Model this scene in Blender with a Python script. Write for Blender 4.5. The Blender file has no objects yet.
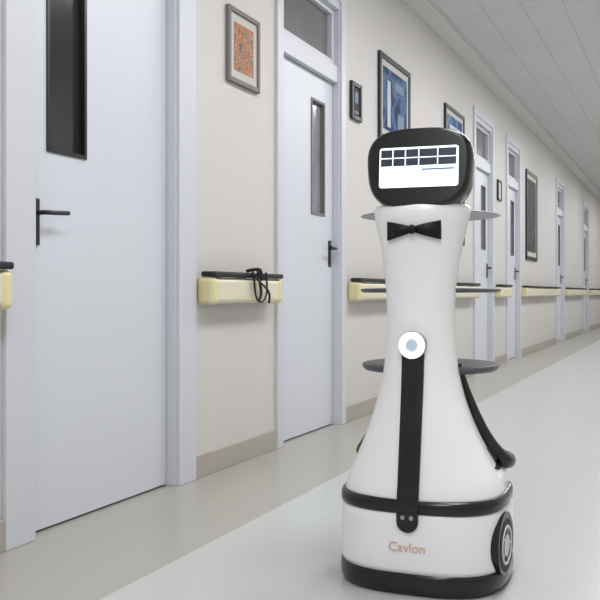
import bpy, bmesh, math, random
from mathutils import Vector, Matrix
random.seed(3)
S = bpy.context.scene
S.view_settings.view_transform = 'Standard'
S.view_settings.look = 'None'

def lin(c):
    return tuple(((v/255)/12.92 if v/255 <= 0.04045 else ((v/255+0.055)/1.055)**2.4) for v in c)

def mat(name, rgb, rough=0.5, metal=0.0, emit=0.0, noise=0.0, nscale=8.0, bump=0.0, spec=0.5, coat=0.0):
    m = bpy.data.materials.new(name); m.use_nodes = True
    nt = m.node_tree; b = nt.nodes['Principled BSDF']
    c = lin(rgb)
    b.inputs['Base Color'].default_value = (*c, 1)
    b.inputs['Roughness'].default_value = rough
    b.inputs['Metallic'].default_value = metal
    b.inputs['Specular IOR Level'].default_value = spec
    b.inputs['Coat Weight'].default_value = coat
    b.inputs['Coat Roughness'].default_value = 0.08
    if emit > 0:
        b.inputs['Emission Color'].default_value = (*c, 1)
        b.inputs['Emission Strength'].default_value = emit
    if noise > 0 or bump > 0:
        tc = nt.nodes.new('ShaderNodeNewGeometry')
        n = nt.nodes.new('ShaderNodeTexNoise'); n.inputs['Scale'].default_value = nscale
        n.inputs['Detail'].default_value = 4
        nt.links.new(tc.outputs['Position'], n.inputs['Vector'])
        if noise > 0:
            r = nt.nodes.new('ShaderNodeValToRGB')
            r.color_ramp.elements[0].position = .3; r.color_ramp.elements[1].position = .7
            r.color_ramp.elements[0].color = (*[v*(1-noise) for v in c], 1)
            r.color_ramp.elements[1].color = (*[min(1, v*(1+noise)) for v in c], 1)
            nt.links.new(n.outputs['Fac'], r.inputs['Fac'])
            nt.links.new(r.outputs['Color'], b.inputs['Base Color'])
        if bump > 0:
            bp = nt.nodes.new('ShaderNodeBump'); bp.inputs['Strength'].default_value = bump
            bp.inputs['Distance'].default_value = .002
            nt.links.new(n.outputs['Fac'], bp.inputs['Height'])
            nt.links.new(bp.outputs['Normal'], b.inputs['Normal'])
    return m

def picmat(name, cols, scale, rough=0.6):
    m = bpy.data.materials.new(name); m.use_nodes = True
    nt = m.node_tree; b = nt.nodes['Principled BSDF']
    g = nt.nodes.new('ShaderNodeNewGeometry')
    n = nt.nodes.new('ShaderNodeTexNoise'); n.inputs['Scale'].default_value = scale; n.inputs['Detail'].default_value = 3
    n.inputs['Distortion'].default_value = .6
    r = nt.nodes.new('ShaderNodeValToRGB'); r.color_ramp.interpolation = 'LINEAR'
    els = r.color_ramp.elements
    while len(els) < len(cols): els.new(.5)
    for i, c in enumerate(cols):
        els[i].position = .34 + .32*i/(len(cols)-1)
        els[i].color = (*lin(c), 1)
    nt.links.new(g.outputs['Position'], n.inputs['Vector'])
    nt.links.new(n.outputs['Fac'], r.inputs['Fac'])
    nt.links.new(r.outputs['Color'], b.inputs['Base Color'])
    b.inputs['Roughness'].default_value = rough
    b.inputs['Specular IOR Level'].default_value = .15
    return m

M = {}
M['wall'] = mat('wall_paint', (208,205,202), .6, noise=.015, nscale=1.5, bump=.05)
M['door'] = mat('door_lacquer', (212,215,223), .38, noise=.012, nscale=1.2)
M['frame'] = mat('door_frame_paint', (207,209,216), .4)
M['glass_dark'] = mat('dark_glass', (46,48,50), .12)
M['glass_grey'] = mat('transom_glass', (112,112,112), .15, noise=.12, nscale=3)
M['glass_mid'] = mat('door_pane_glass', (138,140,146), .15, noise=.15, nscale=6)
M['black'] = mat('black_metal', (22,22,24), .35)
M['rubber'] = mat('black_rubber', (26,26,28), .6)
M['base'] = mat('baseboard_vinyl', (172,167,158), .45, noise=.03)
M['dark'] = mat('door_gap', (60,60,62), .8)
M['ivory'] = mat('rail_vinyl', (222,216,192), .4)
M['ivory2'] = mat('rail_cap_vinyl', (226,216,168), .4)
M['ceil_edge'] = mat('ceiling_border', (216,216,215), .7)
M['alu'] = mat('aluminium', (170,170,172), .3, metal=.9)
M['pframe'] = mat('grey_wood_frame', (118,114,110), .55)
M['mat_white'] = mat('picture_mount', (200,198,193), .7, spec=.2)
M['blackframe'] = mat('black_wood_frame', (26,28,38), .4)
M['lamp'] = mat('lamp_diffuser', (252,250,250), .5, emit=2.5)
# robot
M['rw'] = mat('robot_white_shell', (242,242,244), .3, coat=.3)
M['rb'] = mat('robot_black_gloss', (10,10,12), .25, coat=.1)
M['rbm'] = mat('robot_black_matte', (16,16,18), .55, spec=.3)
M['tray'] = mat('tray_grey', (78,80,84), .4)
M['traytop'] = mat('tray_light', (150,152,156), .3)
M['scr'] = mat('screen_white', (228,238,250), .3, emit=1.15)
M['scrb'] = mat('screen_blue', (190,214,242), .3, emit=1.0)
M['scrd'] = mat('screen_dark', (34,40,54), .3, emit=.4)
M['ring'] = mat('ring_light', (240,248,255), .3, emit=6)
M['ringc'] = mat('ring_center', (150,162,174), .2, emit=.5)
M['copper'] = mat('copper_lettering', (216,178,160), .5)
M['hub'] = mat('wheel_hub', (205,207,210), .35)

def empty(name, loc=(0,0,0), rz=0):
    e = bpy.data.objects.new(name, None); e.location = loc; e.rotation_euler = (0,0,rz)
    e.empty_display_size = .1
    S.collection.objects.link(e); return e

def mkobj(name, verts, faces, m, parent=None, smooth=False, bevel=0, segs=2):
    me = bpy.data.meshes.new(name); me.from_pydata([tuple(v) for v in verts], [], faces)
    bm = bmesh.new(); bm.from_mesh(me)
    bmesh.ops.recalc_face_normals(bm, faces=bm.faces); bm.to_mesh(me); bm.free()
    if m: me.materials.append(m)
    if smooth:
        for p in me.polygons: p.use_smooth = True
    o = bpy.data.objects.new(name, me); S.collection.objects.link(o)
    if parent: o.parent = parent
    if bevel:
        b = o.modifiers.new('bev', 'BEVEL'); b.width = bevel; b.segments = segs; b.limit_method = 'ANGLE'
        b.harden_normals = False
    return o

BF = [(0,1,3,2),(4,6,7,5),(0,4,5,1),(2,3,7,6),(0,2,6,4),(1,5,7,3)]
def boxv(x0,x1,y0,y1,z0,z1):
    return [(x,y,z) for x in (x0,x1) for y in (y0,y1) for z in (z0,z1)]
def box(name, x0,x1,y0,y1,z0,z1, m, parent=None, bevel=0, segs=2):
    off = parent.location if parent else Vector((0,0,0))
    v = [(a-off.x, b-off.y, c-off.z) for a,b,c in boxv(x0,x1,y0,y1,z0,z1)]
    return mkobj(name, v, BF, m, parent, bevel=bevel, segs=segs)
def boxes(name, lst, m, parent=None, bevel=0):
    off = parent.location if parent else Vector((0,0,0))
    V=[];F=[]
    for b in lst:
        k=len(V); V += [(p[0]-off.x,p[1]-off.y,p[2]-off.z) for p in boxv(*b)]
        F += [tuple(i+k for i in f) for f in BF]
    return mkobj(name, V, F, m, parent, bevel=bevel)
def curve(name, pts, r, m, parent=None, radii=None, cyclic=False, kind='NURBS', off=None):
    cu = bpy.data.curves.new(name, 'CURVE'); cu.dimensions='3D'; cu.bevel_depth=r; cu.bevel_resolution=5
    cu.use_fill_caps = True; cu.resolution_u = 10
    sp = cu.splines.new('NURBS' if kind=='NURBS' else 'POLY'); sp.points.add(len(pts)-1)
    o0 = off or Vector((0,0,0))
    for i,p in enumerate(pts):
        sp.points[i].co = (p[0]-o0.x,p[1]-o0.y,p[2]-o0.z,1)
        sp.points[i].radius = radii[i] if radii else 1
    if kind=='NURBS':
        sp.order_u = 3; sp.use_endpoint_u = not cyclic
    sp.use_cyclic_u = cyclic
    cu.materials.append(m)
    o = bpy.data.objects.new(name, cu); S.collection.objects.link(o)
    if parent: o.parent = parent
    return o

# ------------------------------------------------------------------ room
XW = -1.982; XR = 1.35; Y0 = -3.0; Y1 = 32.0; H = 3.05; OH = 2.60
# floor
fm = bpy.data.materials.new('floor_vinyl'); fm.use_nodes = True
nt = fm.node_tree; b = nt.nodes['Principled BSDF']; b.inputs['Roughness'].default_value=.26
b.inputs['Specular IOR Level'].default_value=.45
g = nt.nodes.new('ShaderNodeNewGeometry'); sx = nt.nodes.new('ShaderNodeSeparateXYZ')
nt.links.new(g.outputs['Position'], sx.inputs[0])
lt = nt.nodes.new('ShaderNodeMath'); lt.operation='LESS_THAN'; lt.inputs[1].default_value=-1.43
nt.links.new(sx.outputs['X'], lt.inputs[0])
n = nt.nodes.new('ShaderNodeTexNoise'); n.inputs['Scale'].default_value=60; n.inputs['Detail'].default_value=3
nt.links.new(g.outputs['Position'], n.inputs['Vector'])
mr = nt.nodes.new('ShaderNodeMapRange'); mr.inputs['To Min'].default_value=.96; mr.inputs['To Max'].default_value=1.04
nt.links.new(n.outputs['Fac'], mr.inputs['Value'])
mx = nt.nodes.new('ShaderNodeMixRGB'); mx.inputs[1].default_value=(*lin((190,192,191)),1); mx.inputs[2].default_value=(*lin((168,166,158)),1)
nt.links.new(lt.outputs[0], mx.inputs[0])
ml = nt.nodes.new('ShaderNodeVectorMath'); ml.operation='SCALE'
nt.links.new(mx.outputs[0], ml.inputs[0]); nt.links.new(mr.outputs[0], ml.inputs['Scale'])
nt.links.new(ml.outputs[0], b.inputs['Base Color'])
n2 = nt.nodes.new('ShaderNodeTexNoise'); n2.inputs['Scale'].default_value=2.5
nt.links.new(g.outputs['Position'], n2.inputs['Vector'])
bp = nt.nodes.new('ShaderNodeBump'); bp.inputs['Strength'].default_value=.2; bp.inputs['Distance'].default_value=.01
nt.links.new(n2.outputs['Fac'], bp.inputs['Height']); nt.links.new(bp.outputs[0], b.inputs['Normal'])
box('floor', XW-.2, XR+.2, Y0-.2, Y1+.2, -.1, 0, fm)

# ceiling with tile grid
cm = bpy.data.materials.new('ceiling_tiles'); cm.use_nodes=True
nt = cm.node_tree; b = nt.nodes['Principled BSDF']; b.inputs['Roughness'].default_value=.7
g = nt.nodes.new('ShaderNodeNewGeometry')
br = nt.nodes.new('ShaderNodeTexBrick'); br.offset=0; br.inputs['Scale'].default_value=1
br.inputs['Brick Width'].default_value=1.2; br.inputs['Row Height'].default_value=.3
br.inputs['Mortar Size'].default_value=.006
br.inputs['Color1'].default_value=(*lin((212,212,212)),1); br.inputs['Color2'].default_value=(*lin((209,209,210)),1)
br.inputs['Mortar'].default_value=(*lin((192,192,192)),1)
mp = nt.nodes.new('ShaderNodeMapping'); mp.inputs['Rotation'].default_value=(0,0,math.pi/2)
nt.links.new(g.outputs['Position'], mp.inputs[0]); nt.links.new(mp.outputs[0], br.inputs['Vector'])
nt.links.new(br.outputs['Color'], b.inputs['Base Color'])
box('ceiling', XW-.2, XR+.2, Y0-.2, Y1+.2, H, H+.1, cm)
box('trim_1', XW, XW+.16, Y0, Y1, H-.03, H, M['ceil_edge'])

# doors: (y0,y1 opening, casing width)
D = [(2.36,3.263,.14),(4.32,5.18,.075),(8.98,9.82,.08),(10.72,11.52,.08),(15.0,15.86,.08),(19.0,19.86,.08),(-1.0,-.1,.08)]
ys = Y0; segs=[]
for a,c,w in sorted(D):
    segs.append((XW-.2,XW,ys,a,0,H)); segs.append((XW-.2,XW,a,c,OH,H)); ys=c
segs.append((XW-.2,XW,ys,Y1,0,H))
boxes('wall_left', segs, M['wall'])
box('wall_right', XR, XR+.2, Y0, Y1, 0, H, M['wall'])
box('wall_back', XW-.2, XR+.2, Y0-.2, Y0, 0, H, M['wall'])
box('wall_far', XW-.2, XR+.2, Y1, Y1+.2, 0, H, M['wall'])

def door(idx, a, c, w, glass, hinge_far):
    p = empty('door_%d'%idx, (XW, (a+c)/2, 0))
    t=.018
    boxes('casing', [(XW,XW+t,a-w,a,0,OH+w),(XW,XW+t,c,c+w,0,OH+w),(XW,XW+t,a,c,OH,OH+w)], M['frame'], p, bevel=.003)
    boxes('jamb', [(XW-.12,XW+.004,a,a+.012,0,OH),(XW-.12,XW+.004,c-.012,c,0,OH),(XW-.12,XW+.004,a+.012,c-.012,OH-.05,OH),
                   (XW-.12,XW-.005,a+.012,c-.012,2.10,2.20)], M['frame'], p, bevel=.002)
    la, lc = a+.016, c-.016
    wy0, wy1 = (lc-.34, lc-.13)
    if not hinge_far: pass
    else: wy0, wy1 = (la+.105, la+.325)
    z0,z1 = 1.27,1.95
    if idx==1: z0,z1 = 1.295,2.0
    xf=XW-.04; xb=XW-.085
    boxes('leaf', [(xb,xf,la,wy0,.008,2.095),(xb,xf,wy1,lc,.008,2.095),(xb,xf,wy0,wy1,.008,z0),(xb,xf,wy0,wy1,z1,2.095)], M['door'], p)
    boxes('pane_bead', [(xf-.01,xf+.006,wy0,wy0+.014,z0,z1),(xf-.01,xf+.006,wy1-.014,wy1,z0,z1),
                        (xf-.01,xf+.006,wy0+.014,wy1-.014,z0,z0+.014),(xf-.01,xf+.006,wy0+.014,wy1-.014,z1-.014,z1)],
          M['black'] if idx==1 else M['pframe'], p)
    box('pane', xf-.03, xf-.02, wy0, wy1, z0, z1, glass, p)
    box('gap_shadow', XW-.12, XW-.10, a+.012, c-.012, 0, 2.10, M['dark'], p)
    box('transom_glass', XW-.07, XW-.06, a+.05, c-.05, 2.24, OH-.08, M['glass_grey'], p)
    boxes('transom_sash', [(XW-.08,XW-.03,a+.012,a+.05,2.2,OH-.05),(XW-.08,XW-.03,c-.05,c-.012,2.2,OH-.05),
                           (XW-.08,XW-.03,a+.05,c-.05,2.2,2.24),(XW-.08,XW-.03,a+.05,c-.05,OH-.08,OH-.05)], M['frame'], p)
    hy = (la+.045) if hinge_far else (lc-.05)
    s = 1 if hinge_far else -1
    box('handle_plate', xf, xf+.008, hy-.02, hy+.02, .97, 1.13 , M['black'], p, bevel=.004)
    curve('handle_lever', [(xf+.005,hy,1.08),(xf+.05,hy,1.08),(xf+.055,hy+s*.03,1.08),(xf+.055,hy+s*.11,1.085)], .008, M['black'], p, off=p.location)
    return p
door(1, *D[0], M['glass_dark'], True)
door(2, *D[1], M['glass_mid'], False)
for i in (2,3,4,5,6): door(i+1, *D[i], M['glass_mid'], False)

# baseboards and handrails between door casings
edges=[Y0]
for a,c,w in sorted(D): edges += [a-w, c+w]
edges.append(Y1)
bl=[]
for i in range(0,len(edges),2):
    bl.append((XW,XW+.014,edges[i],edges[i+1],0,.1))
boxes('baseboard_left', bl, M['base'], bevel=.003)
box('baseboard_right', XR-.014, XR, Y0, Y1, 0, .1, M['base'])

def rail(y0,y1):
    p = empty('handrail', (XW,(y0+y1)/2,.83))
    c=.035
    body = box('grip', XW+.028, XW+.085, y0+c, y1-c, .762,.878, M['ivory'], p, bevel=.024, segs=5)
    box('end_cap_1', XW, XW+.088, y0, y0+c+.02, .758,.88, M['ivory2'], p, bevel=.022, segs=5)
    box('end_cap_2', XW, XW+.088, y1-c-.02, y1, .758,.88, M['ivory2'], p, bevel=.022, segs=5)
    box('bumper_strip', XW+.02, XW+.092, y0+.005, y1-.005, .882,.905, M['rubber'], p, bevel=.008, segs=3)
    k=int((y1-y0)/.7)+1
    boxes('brackets', [(XW,XW+.04,y0+.12+(y1-y0-.24)*i/max(1,k),y0+.16+(y1-y0-.24)*i/max(1,k),.79,.9) for i in range(k+1)], M['alu'], p)
    return p
rail(3.43,4.16)
rail(5.32,8.85); rail(9.95,10.6); rail(11.66,14.85); rail(16.0,18.85); rail(20.0,31.5)
rail(.0,2.18)

# strap hanging on first rail
p = empty('hanging_strap', (XW+.09, 3.9, .88))
def zc(name, pts, r): curve(name, pts, r, M['black'], p, off=p.location)
X=XW+.1
zc('loop_1', [(X,3.80,.90),(X+.005,3.79,.84),(X+.005,3.82,.77),(X+.005,3.90,.765),(X+.005,3.94,.83),(X,3.93,.91)], .005)
zc('loop_2', [(X,3.78,.91),(X+.012,3.83,.86),(X+.012,3.90,.84),(X+.012,3.955,.80),(X+.005,3.95,.76)], .006)
zc('loop_3', [(X,3.84,.92),(X+.01,3.845,.85),(X+.01,3.86,.80),(X+.01,3.83,.77)], .007)
zc('hook', [(XW+.03,3.86,.915),(X,3.86,.93),(X+.01,3.86,.90),(X+.006,3.87,.87)], .008)

# pictures
def picture(name, y0,y1,z0,z1, fm_, fw, mount, pm, extra=None):
    p = empty(name, (XW,(y0+y1)/2,(z0+z1)/2)); t=.022
    boxes('frame', [(XW,XW+t,y0,y0+fw,z0,z1),(XW,XW+t,y1-fw,y1,z0,z1),(XW,XW+t,y0+fw,y1-fw,z0,z0+fw),(XW,XW+t,y0+fw,y1-fw,z1-fw,z1)], fm_, p, bevel=.004)
    box('mount', XW,XW+.012,y0+fw,y1-fw,z0+fw,z1-fw, M['mat_white'] if mount>0 else M['blackframe'], p)
    q=fw+max(mount,.004)
    box('image', XW+.012,XW+.014,y0+q,y1-q,z0+q,z1-q, pm, p)
    if extra:
        for (nm,ya,yb,za,zb,m) in extra:
            box(nm, XW+.014,XW+.0155,ya,yb,za,zb,m,p)
    return p
flor = picmat('floral_print', [(90,92,86),(150,144,130),(168,92,70),(190,150,112),(146,76,66),(184,172,152),(108,112,100)], 22)
bluep = picmat('blue_print', [(30,46,80),(48,76,120),(88,114,148),(46,72,112),(26,38,66)], 5)
bluep2 = picmat('blue_poster', [(40,60,104),(56,88,140),(120,140,170),(46,74,120)], 4)
darkp = picmat('dark_print', [(40,40,44),(90,86,82),(56,56,62),(112,108,104)], 16)
whitish = mat('print_white',(196,200,206),.6, spec=.2)
steel = mat('print_steel',(120,140,166),.6, spec=.2)
picture('floral_picture', 3.70,4.03,1.80,2.155, M['pframe'], .024, .04, flor)
picture('portrait_plaque', 5.36,5.55,1.92,2.16, M['blackframe'], .03, 0, M['rbm'],
        [('label',5.42,5.49,1.96,1.98,steel),('photo',5.425,5.485,2.03,2.10,steel)])
picture('blue_picture', 5.92,6.66,1.88,2.49, M['blackframe'], .04, .045, bluep,
        [('tower',6.10,6.17,1.99,2.32,whitish),('cloud',6.28,6.5,2.28,2.34,steel),('block',6.35,6.5,1.99,2.12,steel)])
picture('blue_poster', 7.74,8.46,1.26,2.48, M['blackframe'], .035, .045, bluep2, [('title',7.9,8.3,2.25,2.32,whitish)])
picture('notice_board', 12.0,12.9,1.25,2.44, M['blackframe'], .05, .06, darkp)
picture('door_plaque', 10.1,10.3,1.85,2.08, M['blackframe'], .02, 0, whitish)

# ceiling lamps (real fittings)
for i,y in enumerate([-2.0,.3,2.6,4.9,7.2,9.5,11.8,14.5,17.5,21,25,29]):
    p = empty('ceiling_lamp', (-.3,y,H))
    boxes('housing', [(-.62,-.6,y-.62,y+.62,H-.03,H),(.0,.02,y-.62,y+.62,H-.03,H),(-.6,0,y-.62,y-.6,H-.03,H),(-.6,0,y+.6,y+.62,H-.03,H)], M['alu'], p)
    box('diffuser', -.6,0,y-.6,y+.6,H-.02,H-.005, M['lamp'], p)
    L = bpy.data.lights.new('lamp_light','AREA'); L.shape='RECTANGLE'; L.size=.6; L.size_y=1.2
    L.energy=32; L.color=(.98,.99,1.0)
    o = bpy.data.objects.new('lamp_light', L); S.collection.objects.link(o); o.parent=p
    o.location=(0,0,-.035)

# ------------------------------------------------------------------ robot
R = empty('delivery_robot', (-.70,2.55,0), math.radians(2.2))
def crom(keys, t):
    n=len(keys)
    for i in range(n-1):
        if keys[i][0] <= t <= keys[i+1][0] or i==n-2:
            p0=keys[max(i-1,0)];p1=keys[i];p2=keys[i+1];p3=keys[min(i+2,n-1)]
            u=(t-p1[0])/(p2[0]-p1[0]); u=max(0,min(1,u)); h=p2[0]-p1[0]
            out=[]
            for k in range(1,len(p1)):
                m1=(p2[k]-p0[k])/max(1e-6,(p2[0]-p0[0])); m2=(p3[k]-p1[k])/max(1e-6,(p3[0]-p1[0]))
                out.append((2*u**3-3*u**2+1)*p1[k]+(u**3-2*u**2+u)*h*m1+(-2*u**3+3*u**2)*p2[k]+(u**3-u**2)*h*m2)
            return out
def ring(z, hw, yc, hd, n, seg=72):
    r=[]
    for i in range(seg):
        a=2*math.pi*i/seg; c=math.cos(a); s=math.sin(a)
        r.append((hw*math.copysign(abs(c)**(2/n),c), yc+hd*math.copysign(abs(s)**(2/n),s), z))
    return r
def loft(name, rings, m, parent, cap=True, bevel=0):
    V=[];F=[];k=len(rings[0])
    for r in rings: V+=r
    for j in range(len(rings)-1):
        for i in range(k):
            F.append((j*k+i, j*k+(i+1)%k, (j+1)*k+(i+1)%k, (j+1)*k+i))
    if cap:
        F.append(tuple(range(k))); F.append(tuple((len(rings)-1)*k+i for i in range(k)))
    o = mkobj(name, V, F, m, parent, smooth=True)
    for p in o.data.polygons:
        if len(p.vertices)>4: p.use_smooth=False
    return o
ZT=1.048
SH = [(.250,.226,-.015,.212,2.7),(.29,.215,-.028,.195,2.6),(.353,.184,-.052,.160,2.5),(.44,.146,-.073,.125,2.4),(.557,.111,-.082,.098,2.3),
      (.673,.096,-.085,.085,2.3),(.77,.095,-.085,.083,2.3),(.857,.101,-.083,.086,2.3),(.955,.117,-.077,.096,2.3),(1.025,.134,-.07,.108,2.3),(ZT,.136,-.068,.108,2.3)]
rings=[]
N=64
for j in range(N+1):
    z=.25+(ZT-.25)*j/N; v=crom(SH,z); rings.append(ring(z,*v))
v=SH[-1]; rings.append(ring(ZT+.006,v[1]-.004,v[2],v[3]-.004,2.3)); rings.append(ring(ZT+.008,v[1]-.012,v[2],v[3]-.012,2.3))
loft('body_shell', rings, M['rw'], R)
# rear deck
loft('rear_deck', [ring(z,hw,.02,hd,2.7) for z,hw,hd in [(.25,.224,.206),(.29,.219,.203),(.306,.212,.196),(.312,.2,.186)]], M['rw'], R)
loft('deck_mat', [ring(z,hw,.02,hd,2.7) for z,hw,hd in [(.308,.205,.19),(.322,.205,.19),(.326,.195,.18)]], M['rbm'], R)
half=[(.098,-.03,.61),(.113,-.02,.545),(.138,-.005,.47),(.166,.008,.405),(.194,.025,.358),(.213,.05,.330),(.218,.09,.320),(.212,.14,.320),(.17,.19,.320),(.09,.211,.320)]
rad=[.4,.8,1.1,1.25,1.5,1.9,1.9,1.7,1.5,1.4]
pts=half+[(0,.215,.320)]+[(-x,y,z) for x,y,z in reversed(half)]
curve('side_trim', pts, .012, M['rb'], R, radii=rad+[1.4]+rad[::-1])
# belt, base, foot
loft('belt', [ring(z,hw,0,hw-.002,2.9) for z,hw in [(.215,.226),(.222,.234),(.226,.2365),(.246,.2365),(.252,.234),(.257,.226)]], M['rb'], R)
BK=[(.06,.2335),(.075,.236),(.13,.237),(.19,.235),(.214,.233),(.221,.228)]
loft('base_shell', [ring(z,hw,0,hw-.002,2.9) for z,hw in BK], M['rw'], R)
loft('foot_bumper', [ring(z,hw,0,hw-.002,2.9) for z,hw in [(0,.215),(.004,.228),(.016,.236),(.03,.238),(.05,.237),(.06,.2345),(.064,.228)]], M['rb'], R)

def front(z):
    if z>=.258: v=crom(SH,z); return (v[0],v[1],v[2],v[3])
    if z>=.215: return (.2365,0,.2345,2.9)
    return (.236,0,.234,2.9)
def fy(x,z):
    ys=[]
    for dz in (-.03,-.015,0,.015,.03):
        hw,yc,hd,n=front(max(.1,z+dz)); ys.append(yc-hd*(1-abs(x/hw)**n)**(1/n))
    return sum(ys)/5
def stripgrid(name,z0,z1,w0,w1,m,lift,rows=60,cols=8,thick=.012):
    V=[];F=[]
    for layer in (0,1):
        for j in range(rows+1):
            t=.5-.5*math.cos(math.pi*j/rows)
            z=z0+(z1-z0)*t; w=w0+(w1-w0)*t
            d=min(z-z0,z1-z)
            if d<w: w=math.sqrt(max(1e-7,w*w-(w-d)**2))
            for i in range(cols+1):
                x=-w+2*w*i/cols
                V.append((x, fy(x,z)-lift+(thick if layer else 0), z))
    k=cols+1; off=(rows+1)*k
    for j in range(rows):
        for i in range(cols):
            a=j*k+i; F.append((a,a+1,a+k+1,a+k)); F.append((off+a,off+a+k,off+a+k+1,off+a+1))
        for i in (0,cols):
            a=j*k+i; F.append((a,a+k,off+a+k,off+a))
    for i in range(cols):
        F.append((i,i+1,off+i+1,off+i)); a=rows*k+i; F.append((a,a+1,off+a+1,off+a))
    return mkobj(name,V,F,m,parent=R)
stripgrid('front_strip', .172,.70,.029,.031, M['rb'], .008, thick=.03)
def disc(name, x,y,z, r, d, m, parent, axis='Y', seg=48, bev=.0015):
    bm=bmesh.new(); bmesh.ops.create_cone(bm,cap_ends=True,segments=seg,radius1=r,radius2=r,depth=d)
    rot = Matrix.Rotation(math.pi/2,4,'X') if axis=='Y' else (Matrix.Rotation(math.pi/2,4,'Y') if axis=='X' else Matrix.Identity(4))
    bmesh.ops.transform(bm,matrix=Matrix.Translation((x,y,z))@rot,verts=bm.verts)
    me=bpy.data.meshes.new(name); bm.to_mesh(me); bm.free(); me.materials.append(m)
    o=bpy.data.objects.new(name,me); S.collection.objects.link(o); o.parent=parent
    if bev: b=o.modifiers.new('b','BEVEL'); b.width=bev; b.segments=2; b.limit_method='ANGLE'
    return o
def circ(name,x,y,z,R0,r,m,parent,axis='Y'):
    pts=[]
    for i in range(32):
        a=2*math.pi*i/32
        pts.append((x+R0*math.cos(a),y,z+R0*math.sin(a)) if axis=='Y' else (x,y+R0*math.cos(a),z+R0*math.sin(a)))
    return curve(name,pts,r,m,parent,cyclic=True)
zr=.668; yr=fy(0,zr)
disc('ring_base',0,yr-.004,zr,.038,.03,M['alu'],R)
circ('ring_light',0,yr-.02,zr,.0275,.0078,M['ring'],R)
disc('ring_center',0,yr-.012,zr,.019,.02,M['ringc'],R)
for sx_ in (-.012,.012):
    zz=.212; disc('depth_camera',sx_,fy(sx_,zz)-.008,zz,.006,.006,M['alu'],R,bev=.001)
# wheels: set into the rounded side
def wheel(s, wy, wx):
    W=bpy.data.objects.new('wheel_unit',None); W.empty_display_size=.05; S.collection.objects.link(W); W.parent=R
    W.location=(s*wx,wy,.125); W.rotation_euler=(0,0,-s*math.radians(5) if s>0 else 0)
    k=s
    disc('wheel_arch',-k*.012,0,0,.086,.036,M['rb'],W,axis='X')
    disc('tyre',k*.001,0,-.004,.073,.014,M['rubber'],W,axis='X',bev=.004)
    circ('hub_ring',k*.005,0,-.004,.050,.0055,M['hub'],W,axis='X')
    disc('hub',k*.002,0,-.004,.030,.014,M['hub'],W,axis='X')
    for q in range(5):
        a=2*math.pi*q/5
        curve('spoke',[(k*.004,.02*math.cos(a),-.004+.02*math.sin(a)),(k*.004,.05*math.cos(a),-.004+.05*math.sin(a))],.005,M['hub'],W,kind='POLY')
wheel(1,-.075,.230); wheel(-1,.03,.2325)
# lettering on base
tc=bpy.data.curves.new('lettering','FONT'); tc.body='Cavlon'; tc.size=.036; tc.extrude=.0008; tc.align_x='CENTER'; tc.align_y='CENTER'
tc.materials.append(M['copper'])
to=bpy.data.objects.new('lettering',tc); S.collection.objects.link(to); to.parent=R
to.location=(-.002,-.2365,.130); to.rotation_euler=(math.pi/2,0,0)

# trays
def tshift(r, dx): return [(x+dx,y,z) for x,y,z in r]
def tray(zt, m, th, r, mt):
    cy=.10; dx=-.016
    loft('tray_rim_%d'%int(zt*100), [tshift(ring(z,q,cy,q,2.1),dx) for z,q in [(zt-th,r-.008),(zt-th*.6,r),(zt-.002,r),(zt,r-.003)]], m, R)
    loft('tray_mat_%d'%int(zt*100), [tshift(ring(z,q,cy,q,2.1),dx) for z,q in [(zt-.001,r-.012),(zt+.001,r-.012)]], mt, R)
    loft('tray_bracket_%d'%int(zt*100), [ring(z,q,.03,.08,3) for z,q in [(zt-th-.035,.03),(zt-th-.02,.05),(zt-th,.07)]], M['rbm'], R)
tray(1.043, M['traytop'], .004, .208, M['traytop'])
tray(.823, M['tray'], .012, .208, M['traytop'])
tray(.600, M['tray'], .020, .202, M['tray'])

# bow tie
def bow():
    V=[];F=[]
    z0=.983; yb=fy(0,z0)-.012
    def lobe(s):
        k=len(V); cols=10; rows=6
        for layer in (0,1):
            for i in range(cols+1):
                u=i/cols; x=s*(.006+.069*u)
                hh=.008+.018*u**.8
                for j in range(rows+1):
                    w=-1+2*j/rows
                    puff=.008*math.sin(math.pi*min(1,u*1.1))*(1-w*w)+.003
                    yy=fy(x,z0)-.006
                    V.append((x, yy-(puff if layer==0 else -.006), z0+w*hh - .002*u))
        r=rows+1; off=(cols+1)*r
        for i in range(cols):
            for j in range(rows):
                a=k+i*r+j; F.append((a,a+1,a+r+1,a+r)); F.append((off+a,off+a+r,off+a+r+1,off+a+1))
            for j in (0,rows):
                a=k+i*r+j; F.append((a,a+r,off+a+r,off+a))
        for i in (0,cols):
            for j in range(rows):
                a=k+i*r+j; F.append((a,a+1,off+a+1,off+a))
    lobe(1); lobe(-1)
    mkobj('bow_tie',V,F,M['rbm'],R,smooth=False)
    bm=bmesh.new(); bmesh.ops.create_uvsphere(bm,u_segments=24,v_segments=16,radius=1)
    bmesh.ops.transform(bm,matrix=Matrix.Translation((0,yb-.002,z0))@Matrix.Diagonal((.012,.011,.013,1)),verts=bm.verts)
    me=bpy.data.meshes.new('bow_knot'); bm.to_mesh(me); bm.free(); me.materials.append(M['rbm'])
    for q in me.polygons: q.use_smooth=True
    o=bpy.data.objects.new('bow_knot',me); S.collection.objects.link(o); o.parent=R
bow()

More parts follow.
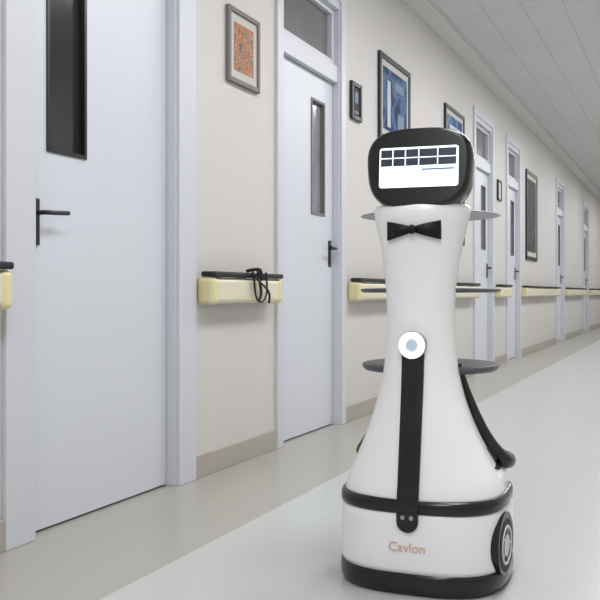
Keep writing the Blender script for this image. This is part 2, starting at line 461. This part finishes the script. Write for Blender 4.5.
# head
Hd = bpy.data.objects.new('head_pivot',None); Hd.empty_display_size=.05; S.collection.objects.link(Hd); Hd.parent=R
Hd.location=(.006,-.085,1.147); Hd.rotation_euler=(math.radians(-6),0,math.radians(3))
def hring(y, sc, zo=0, seg=80):
    r=[]; hw=.146*sc; hh=.115*sc; n=3.0
    for i in range(seg):
        a=2*math.pi*i/seg; c=math.cos(a); s=math.sin(a)
        x=hw*math.copysign(abs(c)**(2/n),c); z=hh*math.copysign(abs(s)**(2/n),s)
        x*=1+.06*z/hh
        r.append((x,y,z+zo))
    return r
loft('head_shell', [hring(-.078,.90),hring(-.077,.93),hring(-.070,.97),hring(-.058,.995),hring(-.03,1.0),hring(.01,.98),hring(.045,.90),hring(.07,.75),hring(.085,.5),hring(.088,.3)], M['rb'], Hd)
def rrect(name,x0,x1,z0,z1,y,m,rad=.0,th=.002):
    pts=[]
    if rad>0:
        for cx,cz,a0 in ((x1-rad,z1-rad,0),(x0+rad,z1-rad,90),(x0+rad,z0+rad,180),(x1-rad,z0+rad,270)):
            for k in range(7):
                a=math.radians(a0+15*k); pts.append((cx+rad*math.cos(a),cz+rad*math.sin(a)))
    else: pts=[(x0,z0),(x1,z0),(x1,z1),(x0,z1)]
    n_=len(pts); V=[(a,y,b_) for a,b_ in pts]+[(a,y+th,b_) for a,b_ in pts]
    F=[tuple(range(n_)),tuple(range(n_,2*n_))]+[(i,(i+1)%n_,n_+(i+1)%n_,n_+i) for i in range(n_)]
    return mkobj(name,V,F,m,Hd)
rrect('screen',-.107,.111,-.056,.056,-.0795,M['scr'],rad=.008)
xs=[-.103,-.068,-.033,.004,.056,.108]
for i in range(5):
    rrect('screen_tile_%d'%i,xs[i],xs[i+1]-.003,.028,.050,-.0800,M['scrd'],th=.0006)
for i in range(5):
    rrect('screen_tile_low_%d'%i,xs[i],xs[i+1]-.003,.004,.025,-.0800,M['scrd'],th=.0006)
rrect('screen_pane',.006,.107,-.052,-.002,-.0800,M['scrb'],th=.0006)
rrect('screen_pane_light',.020,.070,-.048,-.014,-.0804,M['scr'],th=.0004)
rrect('screen_pane_line',.012,.10,-.009,-.006,-.0804,M['scrd'],th=.0004)
rrect('screen_left_line',-.1,-.004,-.024,-.022,-.0800,M['scrb'],th=.0006)

# world + camera
w=bpy.data.worlds.new('World'); S.world=w; w.use_nodes=True
w.node_tree.nodes['Background'].inputs[0].default_value=(.8,.85,.9,1); w.node_tree.nodes['Background'].inputs[1].default_value=.3
cd=bpy.data.cameras.new('camera'); cd.lens=54; cd.sensor_width=36; cd.shift_y=-7/600; cd.clip_start=.05; cd.clip_end=100
co=bpy.data.objects.new('camera',cd); S.collection.objects.link(co)
co.location=(0,0,.81); co.rotation_euler=(math.pi/2,0,math.radians(23.43)); S.camera=co
